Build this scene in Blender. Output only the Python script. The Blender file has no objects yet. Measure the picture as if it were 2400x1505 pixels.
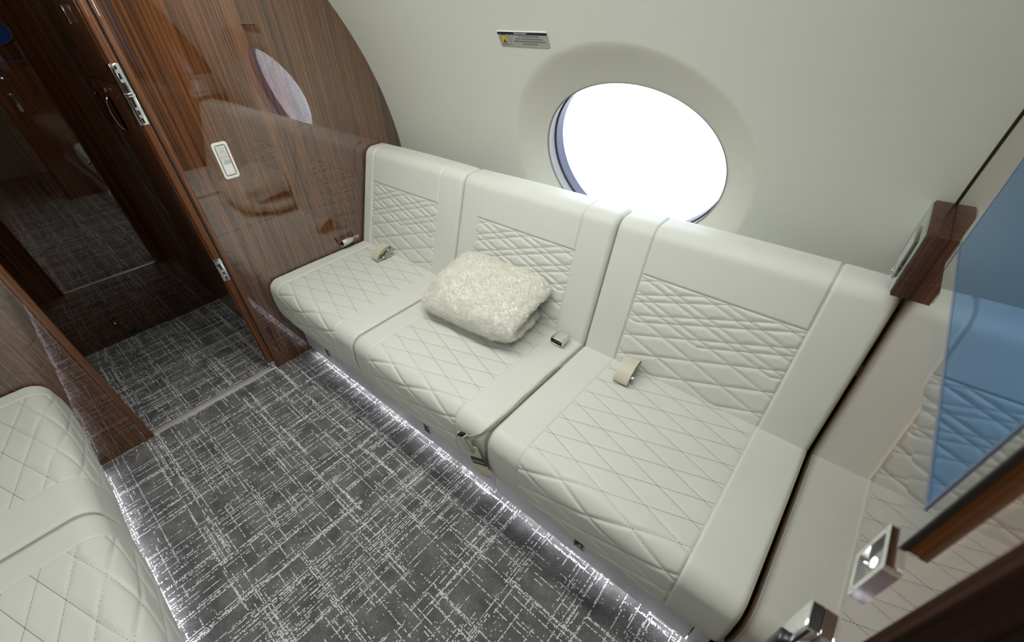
import bpy, bmesh, math, random
import numpy as np
from mathutils import Matrix, Vector

random.seed(4)
rng = np.random.default_rng(7)
scene = bpy.context.scene
C = scene.collection

# ------------------------------------------------------------------ camera
cam = bpy.data.cameras.new('camera')
cam_o = bpy.data.objects.new('camera', cam)
C.objects.link(cam_o)
RT = ((0.757595, 0.651948, -0.031841), (0.399856, -0.502104, -0.766816), (-0.515912, 0.568204, -0.641076))
M = Matrix(((RT[0][0], -RT[1][0], -RT[2][0], 0.0),
            (RT[0][1], -RT[1][1], -RT[2][1], 0.0),
            (RT[0][2], -RT[1][2], -RT[2][2], 1.5),
            (0, 0, 0, 1)))
cam_o.matrix_world = M
cam.sensor_fit = 'HORIZONTAL'
cam.sensor_width = 36.0
cam.lens = 995.71 / 2400 * 36
cam.shift_x = (1200 - 1189.72) / 2400
cam.shift_y = (801.06 - 752.5) / 2400
cam.clip_start = 0.01
cam.dof.use_dof = True
cam.dof.focus_distance = 1.45
cam.dof.aperture_fstop = 3.4
scene.camera = cam_o

# ------------------------------------------------------------------ world, light, exposure
world = bpy.data.worlds.new('daylight')
scene.world = world
world.use_nodes = True
bgn = world.node_tree.nodes['Background']
bgn.inputs[0].default_value = (0.96, 0.97, 1.0, 1)
bgn.inputs[1].default_value = 3.2
scene.view_settings.view_transform = 'Standard'
scene.view_settings.look = 'None'
scene.view_settings.gamma = 1.0
scene.view_settings.use_curve_mapping = False
scene.view_settings.exposure = 0.0
CEIL_A = 24.0      # emission of the wash strip above the window side
CEIL_B = 10.0       # emission of the strip on the other side
VEST = 11.0         # lamp added out of view to light the vestibule
LED = 13.0         # floor light strips


def col(r, g, b):
    f = lambda c: ((c / 255 + 0.055) / 1.055) ** 2.4 if c > 10 else c / 255 / 12.92
    return (f(r), f(g), f(b), 1)


# ------------------------------------------------------------------ materials
def mat(name, base=(0.8, 0.8, 0.8, 1), rough=0.5, metal=0.0, **kw):
    m = bpy.data.materials.new(name)
    m.use_nodes = True
    b = m.node_tree.nodes['Principled BSDF']
    b.inputs['Base Color'].default_value = base
    b.inputs['Roughness'].default_value = rough
    b.inputs['Metallic'].default_value = metal
    for k, v in kw.items():
        b.inputs[k.replace('_', ' ')].default_value = v
    return m


class NT:
    """small helper to wire nodes"""
    def __init__(s, m):
        s.t = m.node_tree
        s.b = s.t.nodes['Principled BSDF']

    def n(s, typ, **kw):
        o = s.t.nodes.new(typ)
        for k, v in kw.items():
            setattr(o, k, v)
        return o

    def l(s, a, b):
        s.t.links.new(a, b)

    def math(s, op, a, b=None, c=None):
        o = s.n('ShaderNodeMath', operation=op)
        for i, v in enumerate((a, b, c)):
            if v is None:
                continue
            if isinstance(v, (int, float)):
                o.inputs[i].default_value = v
            else:
                s.l(v, o.inputs[i])
        return o.outputs[0]

    def noise(s, vec, scale, detail=2.0, rough=0.5, dim='3D', w=None):
        o = s.n('ShaderNodeTexNoise', noise_dimensions=dim)
        o.inputs['Scale'].default_value = scale
        o.inputs['Detail'].default_value = detail
        o.inputs['Roughness'].default_value = rough
        if vec is not None:
            s.l(vec, o.inputs['Vector'])
        if w is not None:
            s.l(w, o.inputs['W'])
        return o.outputs['Fac']

    def mapv(s, vec, scale=(1, 1, 1), rot=(0, 0, 0), loc=(0, 0, 0)):
        o = s.n('ShaderNodeMapping')
        o.inputs['Scale'].default_value = scale
        o.inputs['Rotation'].default_value = rot
        o.inputs['Location'].default_value = loc
        s.l(vec, o.inputs['Vector'])
        return o.outputs[0]

    def ramp(s, fac, stops):
        o = s.n('ShaderNodeValToRGB')
        e = o.color_ramp.elements
        while len(e) < len(stops):
            e.new(0.5)
        for i, (p, c) in enumerate(stops):
            e[i].position = p
            e[i].color = c
        s.l(fac, o.inputs[0])
        return o.outputs[0]

    def mix(s, fac, a, b):
        o = s.n('ShaderNodeMix', data_type='RGBA')
        if isinstance(fac, (int, float)):
            o.inputs[0].default_value = fac
        else:
            s.l(fac, o.inputs[0])
        for i, v in ((6, a), (7, b)):
            if isinstance(v, tuple):
                o.inputs[i].default_value = v
            else:
                s.l(v, o.inputs[i])
        return o.outputs[2]

    def bump(s, h, strength, dist):
        o = s.n('ShaderNodeBump')
        o.inputs['Strength'].default_value = strength
        o.inputs['Distance'].default_value = dist
        s.l(h, o.inputs['Height'])
        s.l(o.outputs[0], s.b.inputs['Normal'])

    def pos(s):
        return s.n('ShaderNodeNewGeometry').outputs['Position']

    def obj(s):
        return s.n('ShaderNodeTexCoord').outputs['Object']


def leather(name, c):
    m = mat(name, c, 0.47)
    m.node_tree.nodes['Principled BSDF'].inputs['Specular IOR Level'].default_value = 0.42
    t = NT(m)
    p = t.pos()
    v = t.n('ShaderNodeTexVoronoi')
    v.inputs['Scale'].default_value = 900
    t.l(p, v.inputs['Vector'])
    big = t.noise(p, 6, 3)
    c2 = tuple(x * 0.93 for x in c[:3]) + (1,)
    t.l(t.mix(big, c2, c), t.b.inputs['Base Color'])
    t.bump(v.outputs['Distance'], 0.12, 0.0004)
    return m


def wood(name, lo=col(48, 26, 14), hi=col(116, 72, 40), gloss=1.0, coat_ior=2.0):
    """straight grained veneer under clear lacquer: the lacquer alone reflects"""
    m = mat(name, hi, 0.6)
    t = NT(m)
    p = t.pos()
    a = t.noise(t.mapv(p, (1, 1, 0.004)), 140, 3, 0.6)
    b = t.noise(t.mapv(p, (1, 1, 0.007)), 340, 2, 0.5)
    c = t.noise(t.mapv(p, (1, 1, 0.02)), 22, 2, 0.5)
    f = t.math('ADD', t.math('MULTIPLY', a, 0.55), t.math('MULTIPLY', b, 0.40))
    f = t.math('ADD', f, t.math('MULTIPLY', c, 0.12))
    mid = tuple(0.5 * l + 0.5 * h for l, h in zip(lo[:3], hi[:3])) + (1,)
    cc = t.ramp(f, [(0.42, lo), (0.53, mid), (0.64, hi)])
    t.l(cc, t.b.inputs['Base Color'])
    t.b.inputs['Specular IOR Level'].default_value = 0.55 * gloss
    t.b.inputs['Roughness'].default_value = 0.03 if gloss > 0.5 else 0.5
    t.b.inputs['Coat Weight'].default_value = gloss
    t.b.inputs['Coat Roughness'].default_value = 0.008
    t.b.inputs['Coat IOR'].default_value = coat_ior
    return m


def carpet():
    m = mat('carpet', col(80, 76, 76), 0.95)
    t = NT(m)
    t.b.inputs['Specular IOR Level'].default_value = 0.15
    p = t.pos()
    sep = t.n('ShaderNodeSeparateXYZ')
    t.l(p, sep.inputs[0])
    X, Y = sep.outputs[0], sep.outputs[1]
    cell = 0.0034
    wob = t.math('MULTIPLY', t.math('SUBTRACT', t.noise(p, 14.0, 2, 0.6), 0.5), 0.004)
    X0, Y0 = X, Y
    X = t.math('ADD', X, wob)
    Y = t.math('ADD', Y, wob)
    ix = t.math('FLOOR', t.math('DIVIDE', X, cell))
    iy = t.math('FLOOR', t.math('DIVIDE', Y, cell))

    def white(a, b=None):
        o = t.n('ShaderNodeTexWhiteNoise', noise_dimensions='2D' if b is not None else '1D')
        if b is None:
            t.l(a, o.inputs['W'])
        else:
            cv = t.n('ShaderNodeCombineXYZ')
            t.l(a, cv.inputs[0])
            t.l(b, cv.inputs[1])
            t.l(cv.outputs[0], o.inputs['Vector'])
        return o.outputs['Value']

    def comb(a, b):
        cv = t.n('ShaderNodeCombineXYZ')
        t.l(a, cv.inputs[0])
        t.l(b, cv.inputs[1])
        return cv.outputs[0]

    def family(i, along, off):
        # rows i that carry a line; broken into dashes along the other axis
        w = white(t.math('ADD', i, off))
        cl = t.noise(None, 0.075, 1, 0.5, '1D', t.math('ADD', i, off * 3.7))     # clusters of rows
        thr = t.math('SUBTRACT', 1.29, t.math('MULTIPLY', cl, 1.08))
        row = t.math('GREATER_THAN', w, thr)
        seg = t.noise(comb(t.math('MULTIPLY', along, 5.0), t.math('MULTIPLY', i, 0.53)), 1.0, 2, 0.6)
        segm = t.math('GREATER_THAN', seg, 0.49)
        return t.math('MULTIPLY', row, segm)

    fa = family(iy, X, 17.0)
    fb = family(ix, Y, 131.0)
    line = t.math('MAXIMUM', fa, fb)
    dots = t.math('GREATER_THAN', white(ix, iy), 0.32)
    line = t.math('MULTIPLY', line, dots)
    spr = t.math('GREATER_THAN', white(t.math('ADD', ix, 500.0), iy), 0.975)
    patch = t.noise(p, 7.0, 2, 0.5)
    spr = t.math('MULTIPLY', spr, t.math('GREATER_THAN', patch, 0.52))
    line = t.math('MAXIMUM', line, spr)
    tone = t.noise(comb(t.math('MULTIPLY', X, 9.0), t.math('MULTIPLY', Y, 14.0)), 1.0, 2, 0.6)
    dark = t.ramp(tone, [(0.32, col(96, 96, 95)), (0.66, col(138, 139, 137))])
    tuft = white(t.math('ADD', ix, 77.0), t.math('ADD', iy, 9.0))
    dark2 = t.mix(t.math('MULTIPLY', tuft, 0.55), dark, col(78, 76, 76))
    t.l(t.mix(line, dark2, col(228, 228, 228)), t.b.inputs['Base Color'])
    vo = t.n('ShaderNodeTexVoronoi')
    vo.inputs['Scale'].default_value = 330
    t.l(p, vo.inputs['Vector'])
    h = t.math('SUBTRACT', t.math('MULTIPLY', line, 0.6), vo.outputs['Distance'])
    t.bump(h, 0.55, 0.003)
    return m


def wall_mat(name, c):
    m = mat(name, c, 0.6)
    t = NT(m)
    p = t.pos()
    n1 = t.noise(t.mapv(p, (1, 6, 6)), 12, 3)
    t.l(t.mix(n1, tuple(x * 0.97 for x in c[:3]) + (1,), c), t.b.inputs['Base Color'])
    n2 = t.noise(p, 260, 2)
    t.bump(n2, 0.10, 0.0006)
    t.b.inputs['Specular IOR Level'].default_value = 0.25
    return m


def emit(name, c, s):
    m = mat(name, c, 0.5)
    b = m.node_tree.nodes['Principled BSDF']
    b.inputs['Emission Color'].default_value = c
    b.inputs['Emission Strength'].default_value = s
    return m


def glass(name, tint=(0.97, 0.98, 1, 1)):
    m = bpy.data.materials.new(name)
    m.use_nodes = True
    nt = m.node_tree
    nt.nodes.clear()
    o = nt.nodes.new('ShaderNodeOutputMaterial')
    tr = nt.nodes.new('ShaderNodeBsdfTransparent')
    tr.inputs[0].default_value = tint
    gl = nt.nodes.new('ShaderNodeBsdfGlossy')
    gl.inputs['Roughness'].default_value = 0.01
    lw = nt.nodes.new('ShaderNodeLayerWeight')
    pw = nt.nodes.new('ShaderNodeMath')
    pw.operation = 'POWER'
    pw.inputs[1].default_value = 5
    fr = nt.nodes.new('ShaderNodeMath')
    fr.operation = 'MULTIPLY_ADD'
    fr.inputs[1].default_value = 0.9
    fr.inputs[2].default_value = 0.035
    nt.links.new(lw.outputs['Facing'], pw.inputs[0])
    nt.links.new(pw.outputs[0], fr.inputs[0])
    mx = nt.nodes.new('ShaderNodeMixShader')
    nt.links.new(fr.outputs[0], mx.inputs[0])
    nt.links.new(tr.outputs[0], mx.inputs[1])
    nt.links.new(gl.outputs[0], mx.inputs[2])
    nt.links.new(mx.outputs[0], o.inputs[0])
    return m


LEATHER = leather('ivory_leather', (0.695, 0.72, 0.66, 1))
THREAD = mat('thread', (0.15, 0.15, 0.12, 1), 0.8)
PIPE = leather('piping_leather', (0.50, 0.50, 0.42, 1))
WOOD = wood('gloss_wood')
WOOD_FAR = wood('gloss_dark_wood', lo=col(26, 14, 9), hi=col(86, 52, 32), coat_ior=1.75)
WOOD_CAB = wood('reflected_brown_wood', lo=col(84, 50, 30), hi=col(128, 82, 50), gloss=.3, coat_ior=1.5)  # lighter brown and low gloss: the cabinet's brown reflection is put into the colour
WOOD_EDGE = wood('edge_wood', lo=col(84, 48, 24), hi=col(128, 80, 44), gloss=0.5)
CARPET = carpet()
WALL = wall_mat('cream_wall', (0.69, 0.715, 0.64, 1))
CEIL = wall_mat('cream_ceiling', (0.80, 0.80, 0.74, 1))
SURR = wall_mat('window_surround', (0.69, 0.69, 0.60, 1))
BASEM = mat('grey_base', col(210, 208, 213), 0.4)
CHROME = mat('chrome', (0.86, 0.87, 0.89, 1), 0.07, 1.0)
SATIN = mat('satin_metal', (0.78, 0.78, 0.77, 1), 0.36, 0.9)
SILL = mat('brushed_sill', (0.92, 0.89, 0.83, 1), 0.4, 0.6)
BLACK = mat('black_plastic', (0.012, 0.012, 0.014, 1), 0.3)
RUBBER = mat('dark_gap', (0.02, 0.02, 0.018, 1), 0.8)
GREYFRAME = mat('pale_grey_frame', (0.30, 0.30, 0.30, 1), 0.4)
GASKET = mat('blue_grey_gasket', col(72, 77, 104), 0.45)
GLASS = glass('clear_pane')
WEB = mat('belt_webbing', (0.60, 0.585, 0.46, 1), 0.4)
WHITE = mat('white_plate', (0.86, 0.86, 0.84, 1), 0.3)
GREYINK = mat('grey_ink', (0.45, 0.45, 0.44, 1), 0.5)
INK = mat('black_ink', (0.03, 0.03, 0.03, 1), 0.5)
NAVY = mat('navy_band', (0.012, 0.013, 0.035, 1), 0.4)
SILVER = mat('silver_placard', (0.42, 0.43, 0.40, 1), 0.4, 0.3)
YELLOW = mat('yellow_icon', (0.65, 0.48, 0.02, 1), 0.5)
BLUE = mat('blue_enamel', (0.008, 0.035, 0.14, 1), 0.15)
AMBER = mat('amber_stud', (0.8, 0.42, 0.06, 1), 0.3)
CREAM = mat('cream_tag', (0.74, 0.70, 0.52, 1), 0.6)
LED_M = emit('led_strip', (0.94, 0.92, 1.0, 1), LED)


def webbing_detail(m):
    t = NT(m)
    p = t.pos()
    w = t.n('ShaderNodeTexWave', bands_direction='X')
    w.inputs['Scale'].default_value = 140
    w.inputs['Distortion'].default_value = 0.3
    t.l(p, w.inputs['Vector'])
    t.bump(w.outputs['Fac'], 0.12, 0.0005)


webbing_detail(WEB)


def fleece():
    m = mat('fleece', (0.87, 0.86, 0.77, 1), 0.95)
    t = NT(m)
    p = t.pos()
    n1 = t.noise(p, 260, 2)
    t.l(t.mix(n1, (0.95, 0.945, 0.88, 1), (0.98, 0.975, 0.94, 1)), t.b.inputs['Base Color'])
    t.b.inputs['Sheen Weight'].default_value = 0.3
    n2 = t.noise(p, 180, 3)
    t.bump(n2, 0.25, 0.003)
    return m


FLEECE = fleece()


def pile_mat():
    # thin fibres: scatter light back and let it through
    m = bpy.data.materials.new('fleece_pile')
    m.use_nodes = True
    nt = m.node_tree
    b = nt.nodes['Principled BSDF']
    nt.nodes.remove(b)
    d = nt.nodes.new('ShaderNodeBsdfDiffuse')
    d.inputs[0].default_value = (0.985, 0.98, 0.93, 1)
    tl = nt.nodes.new('ShaderNodeBsdfTranslucent')
    tl.inputs[0].default_value = (0.985, 0.98, 0.93, 1)
    mx = nt.nodes.new('ShaderNodeMixShader')
    mx.inputs[0].default_value = 0.5
    nt.links.new(d.outputs[0], mx.inputs[1])
    nt.links.new(tl.outputs[0], mx.inputs[2])
    nt.links.new(mx.outputs[0], nt.nodes['Material Output'].inputs[0])
    return m


PILE = pile_mat()
SCREEN = mat('screen_glass', (0.22, 0.33, 0.52, 1), 0.03, 1.0)
SCREEN.node_tree.nodes['Principled BSDF'].inputs['Specular Tint'].default_value = (0.58, 0.74, 0.95, 1)
BEZEL = mat('gloss_bezel', (0.02, 0.02, 0.022, 1), 0.1)
BEZEL.node_tree.nodes['Principled BSDF'].inputs['Coat Weight'].default_value = 1.0
BEZEL.node_tree.nodes['Principled BSDF'].inputs['Coat IOR'].default_value = 2.0
BEZEL.node_tree.nodes['Principled BSDF'].inputs['Coat Roughness'].default_value = 0.015


# ------------------------------------------------------------------ mesh helpers
def link(name, me, m, parent=None, smooth=False):
    o = bpy.data.objects.new(name, me)
    C.objects.link(o)
    if m is not None:
        me.materials.append(m)
    if parent is not None:
        o.parent = parent
        o.matrix_parent_inverse = parent.matrix_world.inverted()
    if smooth:
        me.shade_smooth()
    return o


def from_np(name, V, F, m, parent=None, smooth=True):
    """V (n,3), F (k,4) or list of index tuples"""
    me = bpy.data.meshes.new(name)
    if isinstance(F, np.ndarray):
        k, w = F.shape
        me.vertices.add(len(V))
        me.vertices.foreach_set('co', np.asarray(V, np.float32).ravel())
        me.loops.add(k * w)
        me.loops.foreach_set('vertex_index', F.astype(np.int32).ravel())
        me.polygons.add(k)
        me.polygons.foreach_set('loop_start', np.arange(0, k * w, w, dtype=np.int32))
        me.polygons.foreach_set('loop_total', np.full(k, w, dtype=np.int32))
        me.update(calc_edges=True)
        me.validate()
    else:
        me.from_pydata([tuple(v) for v in V], [], [tuple(f) for f in F])
        me.update()
    return link(name, me, m, parent, smooth)


def grid_faces(nu, nv, wrap_u=False):
    i = np.arange(nu if wrap_u else nu - 1)
    j = np.arange(nv - 1)
    I, J = np.meshgrid(i, j, indexing='ij')
    I2 = (I + 1) % nu
    return np.stack([I * nv + J, I2 * nv + J, I2 * nv + J + 1, I * nv + J + 1], -1).reshape(-1, 4)


def bm_obj(name, bm, m, parent=None, smooth=False, bevel=0.0, seg=2):
    if bevel > 0:
        bmesh.ops.bevel(bm, geom=list(bm.edges), offset=bevel, segments=seg, affect='EDGES', profile=0.5)
    bmesh.ops.recalc_face_normals(bm, faces=bm.faces)
    me = bpy.data.meshes.new(name)
    bm.to_mesh(me)
    bm.free()
    o = link(name, me, m, parent, False)
    if smooth or bevel > 0:
        me.shade_smooth()
        try:
            me.set_sharp_from_angle(angle=math.radians(40))
        except Exception:
            pass
    return o


def box(name, lo, hi, m, parent=None, bevel=0.0, seg=2, mtx=None):
    bm = bmesh.new()
    vs = [bm.verts.new((x, y, z)) for x in (lo[0], hi[0]) for y in (lo[1], hi[1]) for z in (lo[2], hi[2])]
    for f in ((0, 1, 3, 2), (4, 6, 7, 5), (0, 4, 5, 1), (2, 3, 7, 6), (0, 2, 6, 4), (1, 5, 7, 3)):
        bm.faces.new([vs[i] for i in f])
    if mtx is not None:
        bm.transform(mtx)
    return bm_obj(name, bm, m, parent, bevel=bevel, seg=seg)


def rounded_rect(w, h, r, n=6):
    pts = []
    for cx, cy, a0 in ((w / 2 - r, h / 2 - r, 0), (-w / 2 + r, h / 2 - r, 90), (-w / 2 + r, -h / 2 + r, 180), (w / 2 - r, -h / 2 + r, 270)):
        for k in range(n + 1):
            a = math.radians(a0 + 90 * k / n)
            pts.append((cx + r * math.cos(a), cy + r * math.sin(a)))
    return pts


def plate(name, outline, t, mtx, m, parent=None, bevel=0.0, hole=None):
    """flat plate: outline in local xy, thickness t along +z, placed by mtx; hole = inner outline with as many points"""
    bm = bmesh.new()
    n = len(outline)
    if hole is None:
        a = [bm.verts.new((x, y, 0)) for x, y in outline]
        b = [bm.verts.new((x, y, t)) for x, y in outline]
        bm.faces.new(a[::-1])
        top = bm.faces.new(b)
        for i in range(n):
            bm.faces.new((a[i], a[(i + 1) % n], b[(i + 1) % n], b[i]))
        if bevel > 0:
            bmesh.ops.bevel(bm, geom=list(top.edges), offset=bevel, segments=2, affect='EDGES')
    else:
        L = [[bm.verts.new((x, y, z)) for x, y in o] for o, z in ((outline, 0), (outline, t - bevel), ([(x * (1 - bevel * 4), y * (1 - bevel * 4)) for x, y in outline] if bevel else outline, t), (hole, t), (hole, 0))]
        for k in range(5):
            A, B = L[k], L[(k + 1) % 5]
            for i in range(n):
                bm.faces.new((A[i], A[(i + 1) % n], B[(i + 1) % n], B[i]))
    bm.transform(mtx)
    return bm_obj(name, bm, m, parent, smooth=False)


def frames_along(P, up=(0, 0, 1)):
    P = np.asarray(P, float)
    T = np.gradient(P, axis=0)
    T /= np.linalg.norm(T, axis=1)[:, None] + 1e-12
    return P, T


def tube(name, P, r, m, parent=None, n=8, closed=False):
    P = np.asarray(P, float)
    k = len(P)
    if closed:
        T = np.roll(P, -1, 0) - np.roll(P, 1, 0)
    else:
        T = np.gradient(P, axis=0)
    T /= np.linalg.norm(T, axis=1)[:, None] + 1e-12
    ref = np.array([0, 0, 1.0]) if abs(T[0][2]) < 0.9 else np.array([1.0, 0, 0])
    N = np.zeros_like(P)
    a = ref - T[0] * ref.dot(T[0])
    N[0] = a / np.linalg.norm(a)
    for i in range(1, k):
        a = N[i - 1] - T[i] * N[i - 1].dot(T[i])
        N[i] = a / (np.linalg.norm(a) + 1e-12)
    B = np.cross(T, N)
    ang = np.linspace(0, 2 * np.pi, n, endpoint=False)
    rr = np.broadcast_to(np.asarray(r, float), (k,))
    V = P[:, None] + rr[:, None, None] * (np.cos(ang)[None, :, None] * N[:, None] + np.sin(ang)[None, :, None] * B[:, None])
    V = V.reshape(-1, 3)
    F = []
    for i in range(k if closed else k - 1):
        i2 = (i + 1) % k
        for j in range(n):
            j2 = (j + 1) % n
            F.append((i * n + j, i * n + j2, i2 * n + j2, i2 * n + j))
    if not closed:
        F.append(tuple(range(n))[::-1])
        F.append(tuple((k - 1) * n + j for j in range(n)))
    return from_np(name, V, F, m, parent)


def ribbon(name, P, W, t, m, parent=None):
    """strap: centre line P (k,3), half-width vectors W (3,) or (k,3), thickness t"""
    P, T = frames_along(P)
    W = np.broadcast_to(np.asarray(W, float), P.shape)
    N = np.cross(T, W)
    N /= np.linalg.norm(N, axis=1)[:, None] + 1e-12
    ring = np.stack([P - W + N * t / 2, P + W + N * t / 2, P + W - N * t / 2, P - W - N * t / 2], 1)
    k = len(P)
    V = ring.reshape(-1, 3)
    F = []
    for i in range(k - 1):
        for j in range(4):
            F.append((i * 4 + j, i * 4 + (j + 1) % 4, i * 4 + 4 + (j + 1) % 4, i * 4 + 4 + j))
    F += [(3, 2, 1, 0), tuple((k - 1) * 4 + j for j in range(4))]
    o = from_np(name, V, F, m, parent, smooth=True)
    try:
        o.data.set_sharp_from_angle(angle=math.radians(50))
    except Exception:
        pass
    return o


def tag(o, label=None, cat=None, group=None, kind=None):
    if label:
        o['label'] = label
    if cat:
        o['category'] = cat
    if group:
        o['group'] = group
    if kind:
        o['kind'] = kind
    return o


def empty(name, loc, label=None, cat=None, group=None):
    o = bpy.data.objects.new(name, None)
    C.objects.link(o)
    o.location = loc
    o.empty_display_size = 0.05
    o.matrix_world = Matrix.Translation(loc)
    return tag(o, label, cat, group)


def struct(o, label=None):
    o['kind'] = 'structure'
    if label:
        o['label'] = label
    return o


def text_mesh(name, s, size, mtx, m, parent=None, align='CENTER', squeeze=1.0):
    cu = bpy.data.curves.new(name, 'FONT')
    cu.body = s
    cu.size = size
    cu.align_x = align
    cu.align_y = 'CENTER'
    cu.extrude = 0.0001
    cu.resolution_u = 2
    tmp = bpy.data.objects.new(name + '_tmp', cu)
    C.objects.link(tmp)
    dg = bpy.context.evaluated_depsgraph_get()
    dg.update()
    me = bpy.data.meshes.new_from_object(tmp.evaluated_get(dg))
    bpy.data.objects.remove(tmp)
    bpy.data.curves.remove(cu)
    me.transform(Matrix.Diagonal((squeeze, 1, 1, 1)))
    me.transform(mtx)
    me.materials.clear()
    me.name = name
    return link(name, me, m, parent)


def basis(o, x, y):
    x = Vector(x).normalized()
    y = Vector(y)
    y = (y - x * y.dot(x)).normalized()
    z = x.cross(y)
    return Matrix(((x.x, y.x, z.x, o[0]), (x.y, y.y, z.y, o[1]), (x.z, y.z, z.z, o[2]), (0, 0, 0, 1)))


# ------------------------------------------------------------------ layout
XL, XR = -2.019, 0.153          # faces of the two wood bulkheads
YC = 0.12                       # centre line of the aisle
WY, WZ, WR = 0.115, 0.719, 1.337   # fuselage lining: circle in the y-z plane
TH0, TH1 = math.radians(-36), math.radians(62)
ZC = WZ + WR * math.sin(TH1)    # ceiling height
YCE = WY + WR * math.cos(TH1)
DOOR0, DOOR1 = -0.163, 0.416    # doorway in the left bulkhead
XF = -2.96                      # far wall of the vestibule
WCX, WCT = -0.720, math.radians(11.6)
WA, WB = 0.348, 0.266           # window opening half axes (x, arc)
OX, OA, OB = -0.73, 0.462, 0.415   # scooped surround


def wallpt(x, arc, out=0.0, sgn=1):
    th = arc / WR
    y = WY + (WR + out) * np.cos(th)
    z = WZ + (WR + out) * np.sin(th)
    if sgn < 0:
        y = 2 * WY - y
    return np.stack([np.broadcast_to(x, np.shape(arc)) + 0 * y, y, z], -1)


# floor
struct(from_np('floor', [(XF - .1, -1.5, 0), (1.7, -1.5, 0), (1.7, 1.6, 0), (XF - .1, 1.6, 0)], [(0, 1, 2, 3)], CARPET, smooth=False),
       'dark grey carpet with pale crosshatched threads')

# window side wall with the scooped oval surround: rings from the wall rectangle into the opening
a0, a1 = TH0 * WR, TH1 * WR
ac = WCT * WR
NA = 192
angs = np.linspace(0, 2 * np.pi, NA, endpoint=False)
cx, cy_ = WCX, ac
corner = [math.atan2(b - cy_, a - cx) % (2 * math.pi) for a in (XL, XR) for b in (a0, a1)]
for cang in corner:
    angs[np.argmin(np.abs(angs - cang))] = cang
ca, sa = np.cos(angs), np.sin(angs)
tx = np.where(ca > 0, (XR - cx) / np.maximum(ca, 1e-9), (XL - cx) / np.minimum(ca, -1e-9))
ty = np.where(sa > 0, (a1 - cy_) / np.maximum(sa, 1e-9), (a0 - cy_) / np.minimum(sa, -1e-9))
tr_ = np.minimum(np.abs(tx), np.abs(ty))
rect = np.stack([cx + tr_ * ca, cy_ + tr_ * sa], -1)
phi = np.arctan2(sa / OB, ca / OA)
outer = np.stack([OX + OA * np.cos(phi), ac + OB * np.sin(phi)], -1)
phi2 = np.arctan2(sa / WB, ca / WA)
inner = np.stack([WCX + WA * np.cos(phi2), ac + WB * np.sin(phi2)], -1)
rings, outs = [], []
for k in np.linspace(0, 1, 26):
    rings.append(rect * (1 - k) + outer * k)
    outs.append(0.0)
DEPTH = 0.046
rings2, outs2 = [rings[-1]], [0.0]
for k in np.linspace(0, 1, 25)[1:]:
    rings2.append(outer * (1 - k) + inner * k)
    # soft shoulder, then a straight slope into the opening
    s = k
    outs2.append(DEPTH * (s - 0.10 * (1 - math.exp(-s / 0.10)) * (1 - s)))


def ring_mesh(name, rs, os_, m, parent=None):
    V = np.stack([wallpt(r[:, 0], r[:, 1], o) for r, o in zip(rs, os_)], 1)      # NA, K, 3
    return from_np(name, V.reshape(-1, 3), grid_faces(NA, len(rs), True), m, parent)


wr_ = struct(ring_mesh('wall_right', rings, outs, WALL), 'curved cream cabin wall behind the divan')
ring_mesh('window_surround', rings2, outs2, SURR, wr_)
# window itself: sleeve, dark joint, gasket, panes
w1 = struct(empty('window_1', tuple(wallpt(WCX, np.array(ac), DEPTH))), 'oval cabin window')


def oval(scale_x, scale_a):
    return np.stack([WCX + scale_x * np.cos(phi2), ac + scale_a * np.sin(phi2)], -1)


ring_mesh('lip', [oval(WA, WB), oval(WA + .002, WB + .002), oval(WA + .002, WB + .002), oval(WA - .003, WB - .003)],
          [DEPTH, DEPTH - .003, DEPTH + .001, DEPTH + .002], GREYFRAME, w1)
ring_mesh('window_frame', [oval(WA - .003, WB - .003), oval(WA - .001, WB - .001), oval(WA - .001, WB - .001)],
          [DEPTH + .002, DEPTH + .010, DEPTH + .042], GREYFRAME, w1)
ring_mesh('joint', [oval(WA - .001, WB - .001), oval(WA - .006, WB - .006), oval(WA - .006, WB - .006)],
          [DEPTH + .042, DEPTH + .043, DEPTH + .048], RUBBER, w1)
ring_mesh('gasket', [oval(WA - .006, WB - .006), oval(WA - .008, WB - .008), oval(WA + .03, WB + .03)],
          [DEPTH + .048, DEPTH + .090, DEPTH + .092], GASKET, w1)


def pane(name, out, t=0.004):
    ed = oval(WA + .012, WB + .012)
    A, B = wallpt(ed[:, 0], ed[:, 1], out), wallpt(ed[:, 0], ed[:, 1], out + t)
    V = np.concatenate([A, B])
    F = [tuple(range(NA)), tuple(range(2 * NA - 1, NA - 1, -1))] + [(i, (i + 1) % NA, NA + (i + 1) % NA, NA + i) for i in range(NA)]
    return from_np(name, V, F, GLASS, w1, smooth=False)


pane('pane', DEPTH + .044)
pane('outer_pane', DEPTH + .092)

# opposite wall and ceiling
av = np.linspace(a0, a1, 40)
V = np.stack([wallpt(x, av, 0, -1) for x in (XL, XR)], 0)
struct(from_np('wall_front', V.reshape(-1, 3), grid_faces(2, 40), WALL), 'curved cream cabin wall opposite the window')
yl, yr = 2 * WY - YCE, YCE
struct(from_np('ceiling', [(XF - .1, yl - .9, ZC), (1.7, yl - .9, ZC), (1.7, yr + .9, ZC), (XF - .1, yr + .9, ZC)], [(0, 1, 2, 3)], CEIL, smooth=False),
       'flat cream ceiling panel')

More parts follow.
